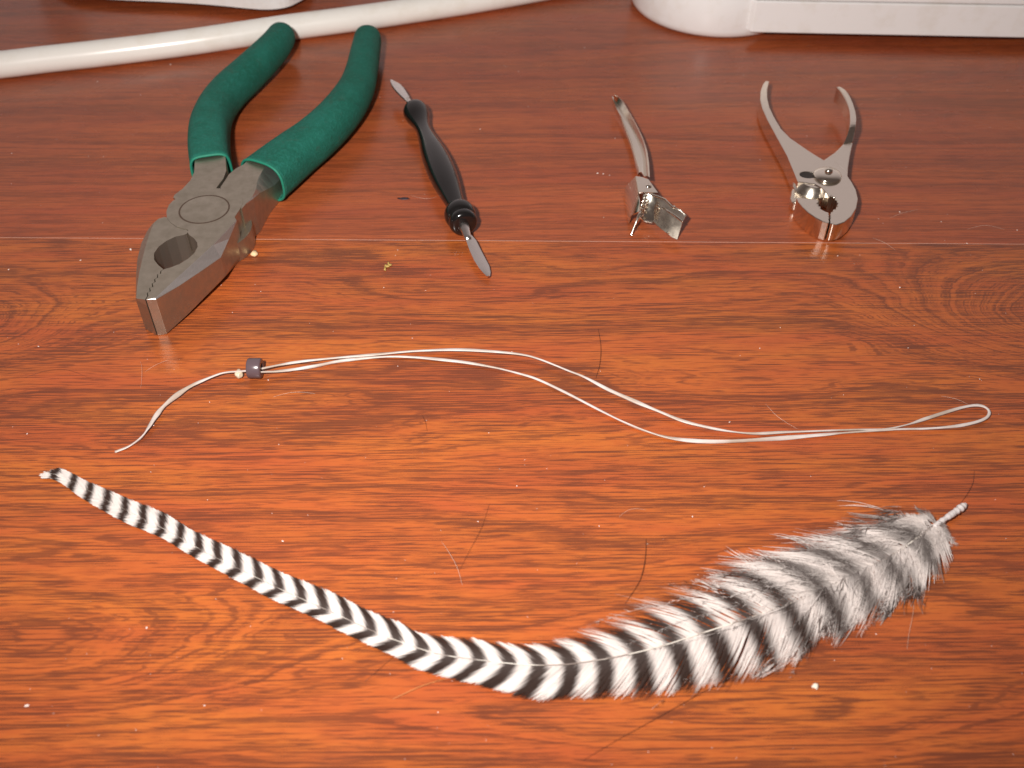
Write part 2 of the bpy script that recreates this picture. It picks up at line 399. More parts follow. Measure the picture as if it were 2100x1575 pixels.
# rivet
rv = lathe([(0, 6.1), (0.03, 6.1), (0.06, 5.9), (0.07, 0.01)], cx, (0, 0, 1), seg=56)
mesh_obj('rivet', *rv, M_steel, pl, sharp=30)
def ring(c, r0, r1, z, h, seg=56):
    V, F = [], []
    for i in range(seg):
        a = 2*math.pi*i/seg; ca, sa_ = math.cos(a), math.sin(a)
        V += [(c.x+r0*ca, c.y+r0*sa_, z), (c.x+r0*ca, c.y+r0*sa_, z+h), (c.x+r1*ca, c.y+r1*sa_, z+h), (c.x+r1*ca, c.y+r1*sa_, z)]
    for i in range(seg):
        a, b = i*4, ((i+1) % seg)*4
        for k in range(4): F.append((a+k, a+(k+1) % 4, b+(k+1) % 4, b+k))
    return V, F
mesh_obj('rivet_groove', *ring(cx, 6.05, 6.55, T-0.2, 0.23), simple('groove_brown', (0.10, 0.065, 0.045), 0.6, 0.4), pl)  # dark brown ring round the rivet head
# grips
def grip(lever, pts, rh, rv, zc, lab, sq0=4.2):
    q = spline([(x, y, a, b, c) for (x, y), a, b, c in zip(pts, rh, rv, zc)], 5)
    path = [P(e[0], e[1], e[4]) for e in q]; rad = [(e[2], e[3]) for e in q]
    g = mesh_obj('grip', *sweep(path, rad, 48, squs=[2.2+(sq0-2.2)*max(0, 1-i/16)**1.5 for i in range(len(path))], cap0='recess'), M_foam, lever, smooth=True); g['label'] = lab
    t = (path[1]-path[0]).normalized(); s = t.cross(Vector((0, 0, 1))).normalized(); u = s.cross(t)
    # turned lip at the mouth
    R = []
    for i in range(48):
        a = 2*math.pi*i/48; ca, sa_ = math.cos(a), math.sin(a); k = 2/sq0
        R.append(path[0] + s*math.copysign(abs(ca)**k, ca)*(rad[0][0]-0.25) + u*math.copysign(abs(sa_)**k, sa_)*(rad[0][1]-0.25) - t*0.05)
    V, F = [], []
    for i in range(48):
        tt_ = (R[(i+1) % 48]-R[i-1]).normalized(); o1 = (R[i]-path[0]).normalized(); o2 = t
        for k in range(8):
            a = 2*math.pi*k/8; V.append(R[i] + o1*0.40*math.cos(a) + o2*0.40*math.sin(a))
    for i in range(48):
        for k in range(8):
            a, b = i*8, ((i+1) % 48)*8; F.append((a+k, a+(k+1) % 8, b+(k+1) % 8, b+k))
    return g, (V, F)
g1, r1 = grip(leverA, [(436, 356), (430, 312), (430, 270), (436, 242), (449, 215), (472, 186), (505, 155), (538, 123), (563, 96), (577, 76)],
     [5.6, 5.75, 5.8, 5.75, 5.6, 5.5, 5.4, 5.2, 4.9, 4.6], [6.15, 6.2, 6.2, 6.2, 6.1, 6.0, 5.8, 5.6, 5.3, 4.9], [6.2, 6.2, 6.2, 6.2, 6.2, 6.3, 6.6, 7.0, 7.3, 7.5], 'left green foam grip, its end over the cream cable')
g2, r2 = grip(leverB, [(540, 369), (573, 342), (604, 317), (643, 287), (681, 252), (711, 216), (732, 180), (742, 146), (748, 115), (754, 82)],
     [7.3, 7.1, 6.8, 6.5, 6.2, 5.9, 5.5, 5.1, 4.9, 4.6], [6.2, 6.3, 6.4, 6.3, 6.2, 6.1, 5.8, 5.5, 5.2, 4.9], [6.2, 6.4, 6.4, 6.4, 6.4, 6.5, 6.6, 6.9, 7.2, 7.4], 'right green foam grip with wide mouth', 2.8)
for r_ in (r1, r2):
    mesh_obj('grip_rim', *r_, M_foamrim, pl, smooth=True)

# ------------------------------------------------------------------ cuticle tool with black handle
ax0, ax1 = P(850, 224, 4.6), P(946, 447, 4.3)
tool = thing('cuticle_pusher', (ax0+ax1)/2 - Vector((0, 0, 4.4)), 'slim double ended steel pusher with glossy black turned handle', 'manicure tool')
L = (ax1-ax0).length; axd = (ax1-ax0).normalized()
prof = [(-0.012, 0.3), (-0.010, 2.4), (-0.002, 3.3), (0.015, 3.75), (0.04, 3.9), (0.08, 3.6), (0.13, 2.85), (0.18, 2.35), (0.24, 2.35), (0.32, 2.85), (0.42, 3.6), (0.52, 4.0), (0.62, 4.05), (0.72, 3.7), (0.82, 3.0), (0.90, 2.45), (0.925, 2.4), (0.93, 3.2), (0.945, 3.9), (0.97, 4.25), (0.995, 4.05), (1.008, 3.6), (1.012, 3.45), (1.018, 3.75), (1.035, 3.85), (1.05, 3.5), (1.058, 2.6), (1.06, 0.3)]
prof = [tuple(q) for q in spline([(a*L, b) for a, b in prof], 3)]
mesh_obj('handle', *lathe(prof, ax0, axd, seg=48), M_black, tool, smooth=True)
# ferrule cone to near blade
zz = lambda pts: zoomed(pts, 3.28, 760, 120)
def blade(center_px, zs, w0, roll, th, name):
    """flat tapering blade: list of px centre points, heights, half widths (mm)"""
    c = [P(x, y, z) for (x, y), z in zip(center_px, zs)]
    rows = []
    for i, p in enumerate(c):
        t = (c[min(i+1, len(c)-1)]-c[max(i-1, 0)]).normalized(); s = t.cross(Vector((0, 0, 1))).normalized(); u = s.cross(t)
        a = roll[i]; d = s*math.cos(a) + u*math.sin(a)
        wl_, wr_ = w0[i]
        rows.append([p - d*wl_, p - d*wl_*0.3 + u*0.12, p + d*wr_*0.3 + u*0.12, p + d*wr_])
    return mesh_obj(name, *sheet(rows, th), M_blade, tool, sharp=40)
sh = [P(*q, z) for q, z in zip(zz([(606, 1070), (625, 1120), (642, 1165), (652, 1200), (662, 1225)]), (4.2, 4.0, 3.7, 3.4, 3.1))]
mesh_obj('shank', *sweep(sh, [(2.1, 2.1), (1.6, 1.5), (1.15, 1.0), (0.95, 0.7), (0.9, 0.5)], 20, cap1='flat'), M_blade, tool, smooth=True)
blade(zz([(655, 1195), (672, 1232), (700, 1290), (735, 1355), (765, 1405), (785, 1445), (793, 1468)]), [3.3, 3.0, 2.5, 2.0, 1.6, 1.3, 1.15],
      [(0.9, 0.9), (1.5, 1.1), (1.5, 1.4), (1.45, 1.6), (1.3, 1.55), (0.8, 1.0), (0.2, 0.3)], [0.1]*7, 0.55, 'blade')
sh = [P(*q, z) for q, z in zip(zz([(300, 345), (272, 315), (258, 290), (246, 270)]), (4.6, 4.7, 4.8, 4.9))]
mesh_obj('shank', *sweep(sh, [(1.3, 1.2), (1.1, 0.9), (0.95, 0.7), (0.95, 0.5)], 18, cap1='flat'), M_blade, tool, smooth=True)
blade(zz([(252, 285), (232, 255), (208, 225), (185, 195), (165, 172), (150, 158), (140, 148)]), [4.9, 5.0, 5.2, 5.3, 5.4, 5.4, 5.4],
      [(0.9, 0.9), (1.6, 1.2), (1.9, 1.6), (1.9, 1.8), (1.5, 1.6), (0.9, 1.1), (0.2, 0.3)], [-0.35]*7, 0.5, 'blade')

# ------------------------------------------------------------------ small slip-joint pliers
T2 = 6.0
sp_ = thing('slip_joint_pliers', P(1690, 420), 'small shiny nickel slip joint pliers with bare thin handles spread open', 'pliers')
q4 = lambda pts: zoomed(pts, 4.257, 1520, 140)
TH = [6.0]
outerL = [(212, 108), (190, 140), (170, 200), (167, 280), (185, 350), (230, 450), (290, 560), (350, 670), (400, 760), (450, 880), (495, 990)]
innerL = [(720, 800), (640, 752), (560, 700), (430, 610), (350, 530), (290, 430), (247, 340), (228, 260), (228, 180), (245, 113)]
jawR = [(560, 998), (640, 1010), (700, 1040), (740, 1080), (768, 1125), (788, 1112), (808, 1130), (822, 1128), (820, 1148), (842, 1152), (832, 1168), (848, 1180), (834, 1192), (846, 1208), (826, 1212), (832, 1230), (805, 1230), (800, 1250), (780, 1256), (784, 1266), (774, 1276), (784, 1286), (774, 1296), (784, 1306), (775, 1316), (780, 1330), (778, 1352),
        (800, 1362), (835, 1366), (900, 1343), (960, 1292), (1005, 1220), (1020, 1140), (1002, 1060), (965, 992), (935, 950), (905, 880), (820, 815)]
outl = q4(outerL + jawR + innerL)
def curve_pts(px, z): return [P(x, y, z) for x, y in px]
cslot = P(*q4([(575, 930)])[0], T2)
slot = [Vector((cslot.x + 2.4*math.cos(a) + 0.3, cslot.y + 1.7*math.sin(a), 0)) for a in [2*math.pi*i/24 for i in range(24)]]
v, f = prism(curve_pts(outl, T2), 0.7, T2, holes=[slot])
# the left handle tip dips slightly
sA = mesh_obj('lever', v, f, M_satin, sp_, bevel=0.35, seg=3); sA['label'] = 'left handle running into right jaw, on top'
# left jaw and right handle
jawL = [(483, 1128), (498, 1165), (540, 1215), (590, 1262), (650, 1304), (710, 1335), (764, 1352), (772, 1330), (764, 1316), (773, 1306), (763, 1296), (773, 1286), (763, 1276), (770, 1262), (757, 1256), (735, 1248), (712, 1236), (690, 1222), (700, 1206), (672, 1204), (684, 1186), (662, 1182), (680, 1165), (670, 1145), (600, 1138)]
gJ = prism(curve_pts(q4(jawL), T2-0.05), 0.1, T2-0.05)
discs = [(440, 1060), (432, 1120), (445, 1165), (470, 1170), (560, 1190), (680, 1160), (700, 1100), (660, 1040), (560, 1010), (500, 1000), (460, 1020)]
gK = prism(curve_pts(q4(discs), 3.2), 0.1, 3.2)
hb = [(720, 802), (820, 733), (890, 662), (975, 645), (950, 760), (935, 860), (930, 945), (850, 960), (740, 900)]
gH = prism(curve_pts(q4(hb), T2-0.06), 0.7, T2-0.06)
mesh_obj('recess', *gK, M_boss, sp_, bevel=1.1, seg=4)
sB = mesh_obj('lever', *join(gJ, gH), M_satin, sp_, bevel=0.3, seg=3); sB['label'] = 'right handle passing under the pivot into left jaw'
# sloped bend then raised right handle
rows = []
inn = [(890, 660), (925, 580), (948, 490), (947, 380), (920, 290), (872, 200), (832, 160)]
out = [(975, 645), (993, 560), (1004, 490), (1003, 400), (966, 280), (915, 192), (860, 157)]
zs = [5.95, 7.6, 9.3, 9.4, 9.2, 9.0, 8.8]
Q = spline([(a[0], a[1], b[0], b[1], z) for a, b, z in zip(inn, out, zs)], 4)
V, F = [], []
for e in Q:
    (ix, iy), (ox_, oy_) = q4([(e[0], e[1]), (e[2], e[3])]); a = P(ix, iy, e[4]); b = P(ox_, oy_, e[4])
    V += [a, b, Vector((b.x, b.y, e[4]-5.0)), Vector((a.x, a.y, e[4]-5.0))]
for i in range(len(Q)-1):
    for k in range(4): F.append((i*4+k, i*4+(k+1) % 4, i*4+4+(k+1) % 4, i*4+4+k))
F += [(0, 1, 2, 3), tuple(len(V)-4+i for i in range(4))]
mesh_obj('bent_handle', V, F, M_satin, sB, bevel=0.3, seg=2)
# conical boss round the pivot, seen in the gap above the left jaw
bcn = P(*q4([(600, 955)])[0], 6.0)
mesh_obj('pivot_boss', *lathe([(0.2, 5.9), (1.2, 5.9), (3.4, 5.8), (5.45, 4.5), (5.7, 4.2), (5.72, 0.1)], Vector((bcn.x+1.5, bcn.y-0.5, 0)), (0, 0, 1), seg=64), M_satin, sB, sharp=18)
# chin of the two jaw tips
# pivot bolt
bc = P(*q4([(752, 945)])[0], T2)
bolt = [(0.0, 3.9), (0.45, 3.9), (0.7, 3.75), (1.1, 3.3), (1.4, 2.5), (1.55, 1.7), (1.6, 1.15), (2.3, 1.05), (2.6, 0.75), (2.7, 0.05)]
mesh_obj('pivot_bolt', *lathe(bolt, bc, (0, 0, 1), seg=40), M_chrome, sp_, sharp=50)
bl = lathe([(0, 3.0), (4.9, 3.0)], P(*q4([(575, 930)])[0], 0.6), (0, 0, 1), seg=24)
mesh_obj('slot_shade', *lathe([(0, 2.9), (1.2, 2.9)], Vector((cslot.x+0.2, cslot.y, 4.62)), (0, 0, 1), seg=24), M_dark, sB)  # dark disc standing in for the shade deep in the slot

# ------------------------------------------------------------------ metal hair clip
clip = thing('hair_clip', P(1330, 440), 'small open metal hair clip with curved channel lever and bent wing plate', 'hair clip')
c4 = lambda pts: zoomed(pts, 4.632, 1220, 170)
c8 = lambda pts: zoomed(pts, 8.75, 1270, 330)
left = [(168, 130), (170, 190), (195, 270), (232, 340), (285, 460), (335, 580), (370, 700), (392, 800), (412, 882)]
mid = [(175, 150), (200, 225), (232, 295), (285, 375), (345, 480), (398, 590), (430, 690), (445, 780), (440, 850)]
rim = [(188, 112), (250, 162), (298, 236), (350, 328), (402, 425), (448, 525), (480, 625), (500, 745), (508, 890)]
zl = [3.0, 2.0, 1.4, 1.3, 1.5, 1.9, 2.4, 3.0, 3.8]
rows = []
for a, b, c, z in spline([(*a, *b, *c, z) for a, b, c, z in zip(left, mid, rim, zl)], 3) and [(e[0:2], e[2:4], e[4:6], e[6]) for e in spline([(*a, *b, *c, z) for a, b, c, z in zip(left, mid, rim, zl)], 3)]:
    pa, pb, pc = c4([tuple(a)])[0], c4([tuple(b)])[0], c4([tuple(c)])[0]
    A_, B_, C_ = P(*pa, z), P(*pb, z+1.5), P(*pc, z+3.2)
    M1 = (A_+B_)/2 + Vector((-0.15, 0, 0.45)); M2 = (B_+C_)/2 + Vector((0.1, 0, -0.9)); C2 = C_ + Vector((0.28, 0.05, -0.4))
    rows.append([A_, M1, B_, M2, C_, C2])
mesh_obj('lever', *sheet(rows, 0.35), M_satin, clip, sharp=60, bevel=None)
# body: roof plate, left wall, end opening
g = c8
top = [P(*p, z) for p, z in zip(g([(297, 282), (405, 300), (520, 342)]), (6.4, 6.8, 6.6))]
m1 = [P(*p, z) for p, z in zip(g([(322, 430), (450, 450), (610, 470)]), (6.6, 7.1, 6.6))]
m2 = [P(*p, z) for p, z in zip(g([(345, 570), (460, 570), (690, 580)]), (6.6, 6.9, 6.4))]
mesh_obj('roof_plate', *sheet([top, m1, m2], 0.4), M_satin, clip, sharp=50)
w = [[P(*g([(297, 285)])[0], 6.4), P(*g([(322, 430)])[0], 6.6), P(*g([(345, 570)])[0], 6.6), P(*g([(362, 715)])[0], 6.5), P(*g([(375, 900)])[0], 5.0)]]
w.append([Vector((p.x-2.3, p.y+0.4, 3.0)) for p in w[0]]); w.append([Vector((p.x-2.7, p.y+0.6, 0.6)) for p in w[0]])
mesh_obj('side_wall', *sheet(w, 0.35), M_chrome, clip, sharp=50)
wing = [[(430, 690, 5.8), (560, 640, 6.3), (700, 650, 6.6), (830, 700, 6.8), (950, 835, 6.6), (1060, 880, 6.2), (1195, 1000, 5.2)],
        [(400, 860, 4.4), (520, 800, 3.2), (640, 820, 3.8), (790, 850, 5.4), (900, 925, 5.6), (1010, 1010, 5.4), (1140, 1090, 5.0)],
        [(395, 1040, 2.6), (500, 1085, 2.3), (620, 1110, 2.2), (740, 1210, 1.7), (860, 1300, 1.2), (950, 1370, 0.7), (1040, 1405, 0.35)]]
W2 = [[Vector((e[0], e[1], e[2])) for e in row[2:]] for row in wing]
rows = []
for r_ in W2: rows.append([P(*g([(p.x, p.y)])[0], p.z) for p in r_])
def mid_(a, b): return [(x+y)/2 for x, y in zip(a, b)]
rows = [rows[0], mid_(rows[0], rows[1]), rows[1], mid_(rows[1], rows[2]), rows[2]]
mesh_obj('wing_plate', *sheet(rows, 0.4), M_boss, clip, sharp=25)
edge = [(545, 590, 6.9), (640, 625, 6.9), (730, 655, 6.9), (820, 690, 6.9), (955, 830, 6.7), (1100, 890, 6.2), (1190, 985, 5.3)]
mesh_obj('rolled_edge', *sweep([P(*g([(x, y)])[0], z) for x, y, z in edge], [0.28]*7, 10), M_chrome, clip, smooth=True)
mesh_obj('crease', *sweep([P(*g([(x, y)])[0], z) for x, y, z in [(780, 838, 5.6), (900, 915, 5.8), (1020, 1000, 5.6), (1135, 1088, 5.2)]], [0.2, 0.3, 0.3, 0.25], 10), M_chrome, clip, smooth=True)
mesh_obj('prong', *sweep([P(*g([(x, y)])[0], z) for x, y, z in [(385, 900, 5.0), (350, 985, 4.4), (300, 1110, 2.9), (255, 1220, 1.6), (215, 1330, 0.35)]], [0.34]*5, 12), M_satin, clip, smooth=True)
lip = [(375, 1000, 4.2), (400, 1045, 2.8), (470, 1080, 2.4), (590, 1105, 2.3)]
mesh_obj('lower_lip', *sweep([P(*g([(x, y)])[0], z) for x, y, z in lip], [0.3]*4, 10), M_chrome, clip, smooth=True)
inn_ = [[P(*g([(430, 600)])[0], 6.0), P(*g([(560, 600)])[0], 6.1), P(*g([(690, 640)])[0], 6.1)], [P(*g([(400, 800)])[0], 3.6), P(*g([(540, 830)])[0], 3.2), P(*g([(670, 860)])[0], 3.4)], [P(*g([(395, 1030)])[0], 1.2), P(*g([(500, 1075)])[0], 1.0), P(*g([(640, 1100)])[0], 1.2)]]
mesh_obj('inner_wall', *sheet(inn_, 0.3), M_chrome, clip, sharp=50)
# spring coil
coil = []
c0, c1 = P(*g([(520, 590)])[0], 5.6), P(*g([(385, 960)])[0], 4.2)
for i in range(97):
    t = i/96; a = t*2*math.pi*6
    c = c0.lerp(c1, t); coil.append(c + Vector((math.cos(a)*0.7, math.sin(a)*0.2, math.sin(a)*0.7)))
mesh_obj('spring', *sweep(coil, [0.2]*97, 8), M_chrome, clip, smooth=True)
bp = P(*g([(522, 455)])[0], 7.0)
mesh_obj('dimple', *lathe([(0, 0.9), (0.25, 0.8), (0.5, 0.5), (0.6, 0.02)], bp, (0, 0, 1), seg=20), M_chrome, clip, smooth=True)
bp = P(*g([(255, 940)])[0], 2.4)
for (x, y, z) in [(700, 800, 4.9), (775, 795, 5.0), (700, 850, 4.7), (765, 855, 4.8), (865, 1295, 1.6), (1165, 1010, 5.2), (985, 830, 6.8)]:
    mesh_obj('tooth', *lathe([(0, 0.42), (0.3, 0.38), (0.5, 0.02)], P(*g([(x, y)])[0], z), (0, -0.5, 0.8), seg=12), M_chrome, clip, smooth=True)

# ------------------------------------------------------------------ string loop with knot, and the bead on it
def ribbon(pts, widths, z, name, mat, parent, seed, th=0.22):
    q = spline([(x, y, w_, zz_) for (x, y), w_, zz_ in zip(pts, widths, z)], 6)
    path = [P(e[0], e[1], e[3]) for e in q]; V, F = [], []; n_ = len(path); K = 10
    for i, e in enumerate(q):
        t = (path[min(i+1, n_-1)]-path[max(i-1, 0)]).normalized(); s = t.cross(Vector((0, 0, 1))).normalized()
        tw = mnoise.noise(Vector((i*0.045, seed, 0)))*1.9; wv = e[2]*(1.05+0.45*mnoise.noise(Vector((i*0.15, seed+5, 0))))
        d = s*math.cos(tw) + Vector((0, 0, 1))*math.sin(tw); u = d.cross(t).normalized()
        for k in range(K):
            a = 2*math.pi*k/K; r = th*(1+0.3*mnoise.noise(Vector((i*0.3, k*0.9, seed))))
            pt = path[i] + d*math.cos(a)*wv + u*math.sin(a)*r
            V.append(Vector((pt.x, pt.y, max(pt.z, 0.03))))
    for i in range(n_-1):
        for k in range(K): F.append((i*K+k, i*K+(k+1) % K, (i+1)*K+(k+1) % K, (i+1)*K+k))
    F += [tuple(range(K)), tuple(range((n_-1)*K, n_*K))]
    return mesh_obj(name, V, F, mat, parent, smooth=True)
st = thing('string_loop', P(1000, 760), 'pale waxy flat string doubled into a long loop with a knotted tail', 'string')
tail = [(235.7, 927), (266.7, 914), (290, 897), (305, 876), (319, 854), (336, 833), (362, 811), (390.5, 792), (426, 776), (457, 765), (485.7, 762), (512, 760)]
ribbon(tail, [0.28, 0.56, 0.56, 0.52, 0.50, 0.52, 0.46, 0.44, 0.4, 0.34, 0.34, 0.3], [0.25, 0.35, 0.5, 0.8, 1.0, 1.1, 1.1, 1.1, 1.2, 1.4, 1.8, 2.1], 'tail', M_string, st, 1.0)
loop = [(532, 757), (570, 749), (620, 741), (700, 733), (780, 726), (850, 720), (930, 717), (1000, 720), (1070, 727), (1110, 738), (1160, 758), (1200, 774), (1250, 800), (1300, 822), (1350, 843), (1400, 863), (1450, 876), (1500, 885), (1550, 889), (1610, 886), (1680, 884), (1760, 881), (1815, 880), (1860, 871), (1900, 858), (1950, 842), (1980, 834), (2005, 831), (2022, 836), (2029, 846), (2022, 857), (2000, 866), (1960, 874), (1900, 879), (1850, 880), (1815, 882), (1740, 887), (1680, 892), (1600, 899), (1500, 905), (1440, 905), (1380, 899), (1330, 886), (1280, 866), (1220, 836), (1160, 805), (1100, 777), (1060, 765), (1020, 755), (960, 744), (900, 737), (840, 732), (780, 732), (700, 740), (650, 750), (600, 758), (560, 762), (532, 763)]
lw = [0.3, 0.3, 0.34, 0.36, 0.4, 0.45, 0.6, 0.5, 0.35, 0.28, 0.33, 0.36, 0.42, 0.55, 0.42, 0.4, 0.34, 0.26, 0.3, 0.5, 0.6, 0.4, 0.2, 0.22, 0.4, 0.45, 0.4, 0.42, 0.4, 0.38, 0.38, 0.38, 0.36, 0.3, 0.22, 0.2, 0.4, 0.6, 0.55, 0.45, 0.5, 0.5, 0.55, 0.62, 0.36, 0.32, 0.34, 0.3, 0.26, 0.45, 0.55, 0.4, 0.36, 0.36, 0.42, 0.45, 0.42, 0.34]
lz = [2.2, 1.8, 1.3, 1.0, 0.9, 0.9, 1.0, 1.2, 1.3, 1.3, 1.2, 1.2, 1.2, 1.1, 1.1, 1.0, 0.9, 0.7, 0.6, 0.5, 0.5, 0.5, 0.5, 0.6, 0.7, 0.8, 0.9, 0.9, 0.9, 0.9, 0.8, 0.8, 0.7, 0.7, 0.6, 0.5, 0.4, 0.4, 0.4, 0.4, 0.4, 0.5, 0.6, 0.6, 0.6, 0.6, 0.6, 0.6, 0.6, 0.6, 0.5, 0.5, 0.5, 0.5, 0.7, 1.0, 1.5, 2.1]
ribbon(loop, [w_*0.86 for w_ in lw], lz, 'loop', M_string, st, 9.0)
kc = P(490, 767, 1.1)
bm = bmesh.new(); bmesh.ops.create_icosphere(bm, subdivisions=3, radius=1.0)
V = []
for v_ in bm.verts:
    p = v_.co.copy(); r = 1 + 0.28*mnoise.noise(p*1.6+Vector((3, 1, 2))) + 0.12*mnoise.noise(p*4)
    V.append(kc + Vector((p.x*0.85*r, p.y*1.15*r, p.z*1.05*r)))
F = [tuple(v_.index for v_ in f_.verts) for f_ in bm.faces]; bm.free()
mesh_obj('knot', V, F, M_knot, st, smooth=True)
b0, b1 = P(508.5, 755, 2.4), P(537, 755, 2.4)
L_ = (b1-b0).length; ro, ri = 2.38, 1.05
prof = [(0.15, ri), (0.0, ri+0.15), (0.0, ro-0.35), (0.1, ro-0.12), (0.35, ro), (L_-0.35, ro), (L_-0.1, ro-0.12), (L_, ro-0.35), (L_, ri+0.15), (L_-0.15, ri)]
V, F = lathe(prof, b0, b1-b0, seg=40); F = F[:-2]
n_ = len(prof)-1
for i in range(40): j = (i+1) % 40; F.append((i, j, n_*40+j, n_*40+i))
bead = mesh_obj('crimp_bead', V, F, M_bead, None, sharp=50, org=(b0+b1)/2 - Vector((0, 0, 2.15)))
tag(bead, 'small dark plum tube bead threaded on the pale string next to its knot', 'bead')

# ------------------------------------------------------------------ grizzly feather
fe = thing('feather', P(1100, 1360), 'long curved black and white barred rooster feather with fluffy grey base', 'feather')
table = [  # rachis px, upper edge offset point px, lower edge point px, chevron slope, barb angle (deg)
 ((88, 966), (89, 964), (89, 969)), ((108, 973), (113, 963), (104, 984)), ((135, 985), (142, 967), (127, 1001)), ((200, 1019), (211, 997), (189, 1040)), ((280, 1062), (294, 1037), (266, 1084)), ((350, 1103), (365, 1072), (337, 1127)),
 ((420, 1143), (438, 1107), (406, 1166)), ((500, 1184), (520, 1144), (487, 1208)), ((580, 1226), (600, 1182), (566, 1251)), ((640, 1257), (660, 1211), (625, 1284)), ((700, 1286), (722, 1238), (686, 1318)), ((760, 1311), (779, 1263), (748, 1346)),
 ((820, 1331), (835, 1284), (808, 1371)), ((893, 1347), (903, 1298), (883, 1393)), ((953, 1354), (959, 1307), (946, 1407)), ((1027, 1361), (1031, 1314), (1024, 1416)), ((1083, 1366), (1084, 1318), (1083, 1420)), ((1150, 1366), (1146, 1314), (1153, 1422)),
 ((1217, 1358), (1206, 1296), (1228, 1420)), ((1278, 1347), (1262, 1272), (1293, 1418)), ((1356, 1328), (1334, 1238), (1378, 1412)), ((1434, 1303), (1408, 1214), (1466, 1398)), ((1512, 1278), (1480, 1190), (1546, 1372)), ((1575, 1257), (1537, 1157), (1612, 1344)),
 ((1669, 1222), (1622, 1124), (1703, 1294)), ((1750, 1183), (1704, 1092), (1786, 1250)), ((1825, 1144), (1784, 1060), (1858, 1212)), ((1872, 1112), (1840, 1048), (1892, 1170)), ((1905, 1088), (1888, 1056), (1914, 1122)), ((1925, 1072), (1919, 1062), (1928, 1082))]
Z0 = 1.1
vert = {135: (965, 980, 993), 200: (995, 1017, 1035), 280: (1030, 1058, 1079), 350: (1063, 1093, 1110), 420: (1099, 1133, 1151), 500: (1137, 1173, 1194), 580: (1175, 1212, 1236), 640: (1200, 1239, 1262), 700: (1225, 1266, 1292),
        760: (1252, 1294, 1320), 820: (1275, 1318, 1347), 893: (1300, 1342, 1378), 953: (1310, 1352, 1394), 1027: (1316, 1361, 1410)}
kx = sorted(vert)
def fit(r):
    x = r[0][0]
    if x not in vert: return r
    t_, c_, b_ = vert[x]; i = kx.index(x); a_, e_ = kx[max(i-1, 0)], kx[min(i+1, len(kx)-1)]
    th = math.atan2(vert[e_][1]-vert[a_][1], e_-a_); f = lambda v_: (x - math.sin(th)*math.cos(th)*v_, c_ + math.cos(th)**2*v_)
    return ((x, c_), f(t_-c_), f((b_-c_)*0.92))
table = [fit(r) for r in table]
rp = np.array([P(*r[0], Z0)[:] for r in table]); up_ = np.array([P(*r[1], Z0)[:] for r in table]); lo_ = np.array([P(*r[2], Z0)[:] for r in table])
wU = np.linalg.norm(up_-rp, axis=1); wL = np.linalg.norm(lo_-rp, axis=1)
dense = np.array(spline([tuple(a)+(b, c) for a, b, c in zip(rp, wU, wL)], 30))
seg_ = np.linalg.norm(np.diff(dense[:, :2], axis=0), axis=1); S_ = np.concatenate([[0], np.cumsum(seg_)]); LEN = S_[-1]
Xs = np.array(spline([(r[0][0],) for r in table], 30))[:, 0]
def at(s):
    s = np.clip(s, 0, LEN)
    x = np.interp(s, S_, dense[:, 0]); y = np.interp(s, S_, dense[:, 1]); return x, y
def tang(s):
    x0, y0 = at(s-0.6); x1, y1 = at(s+0.6); dx, dy = x0-x1, y0-y1; l = np.hypot(dx, dy)+1e-9
    return dx/l, dy/l                                    # toward the tip
SX = lambda px: np.interp(px, Xs, S_)
# bands: phase along the rachis
def period(s): return np.interp(s, [0, SX(500), SX(900), SX(1100), SX(1300), SX(1450), LEN], [4.95, 4.9, 5.25, 5.35, 6.6, 7.6, 8.4])
sg = np.linspace(-10, LEN+12, 2400); ph = np.cumsum((sg[1]-sg[0])/period(sg)); ph -= np.interp(SX(100), sg, ph)
def phase(q): return np.interp(q, sg, ph)
def cslope(s, side):
    if side > 0: return np.interp(s, [0, SX(300), SX(700), SX(1100), SX(1350), SX(1500), LEN], [0.75, 0.85, 1.05, 0.62, 0.55, 0.5, 0.5])
    return np.interp(s, [0, SX(250), SX(400), SX(650), SX(1000), SX(1150), SX(1350), SX(1500), LEN], [-0.75, -0.55, 0.1, 0.95, 0.85, 0.45, 0.22, 0.15, 0.3])
fluff_s = SX(1560)
def lock(s, side): return mnoise.noise(Vector((s*0.30, side*11.0, 3.3))), mnoise.noise(Vector((s*0.42, side*9.0, 8.1)))
BV, BF, BC = [], [], []
def pigment(sp_s, d, w_s, side, jit, s_root):
    fz = np.interp(s_root, [SX(1600), SX(1780)], [0, 0.8])
    jit += fz*(2.6*mnoise.noise(Vector((s_root*0.55, side*5.0, d*0.16))) )
    c = cslope(sp_s, side); tt_ = d/max(w_s, .1); ex = np.interp(sp_s, [SX(350), SX(800), SX(1100)], [0.0, 0.5, 0.8])
    q = phase(sp_s + c*w_s*max(tt_, 0)**(1+ex) + jit) % 1.0
    duty = np.interp(sp_s, [0, SX(300), SX(900), SX(1400), LEN], [0.42, 0.46, 0.50, 0.50, 0.38])
    e = np.interp(sp_s, [SX(1450), SX(1750)], [0.08, 0.20])
    k = np.clip(min(q, duty-q)/e*0.5+0.5, 0, 1) if q < duty+e else 0.0
    if q > 1-e: k = max(k, np.clip((q-1)/e*0.5+0.5, 0, 1))
    return k*np.interp(sp_s, [SX(1600), SX(1760)], [1.0, 0.88])
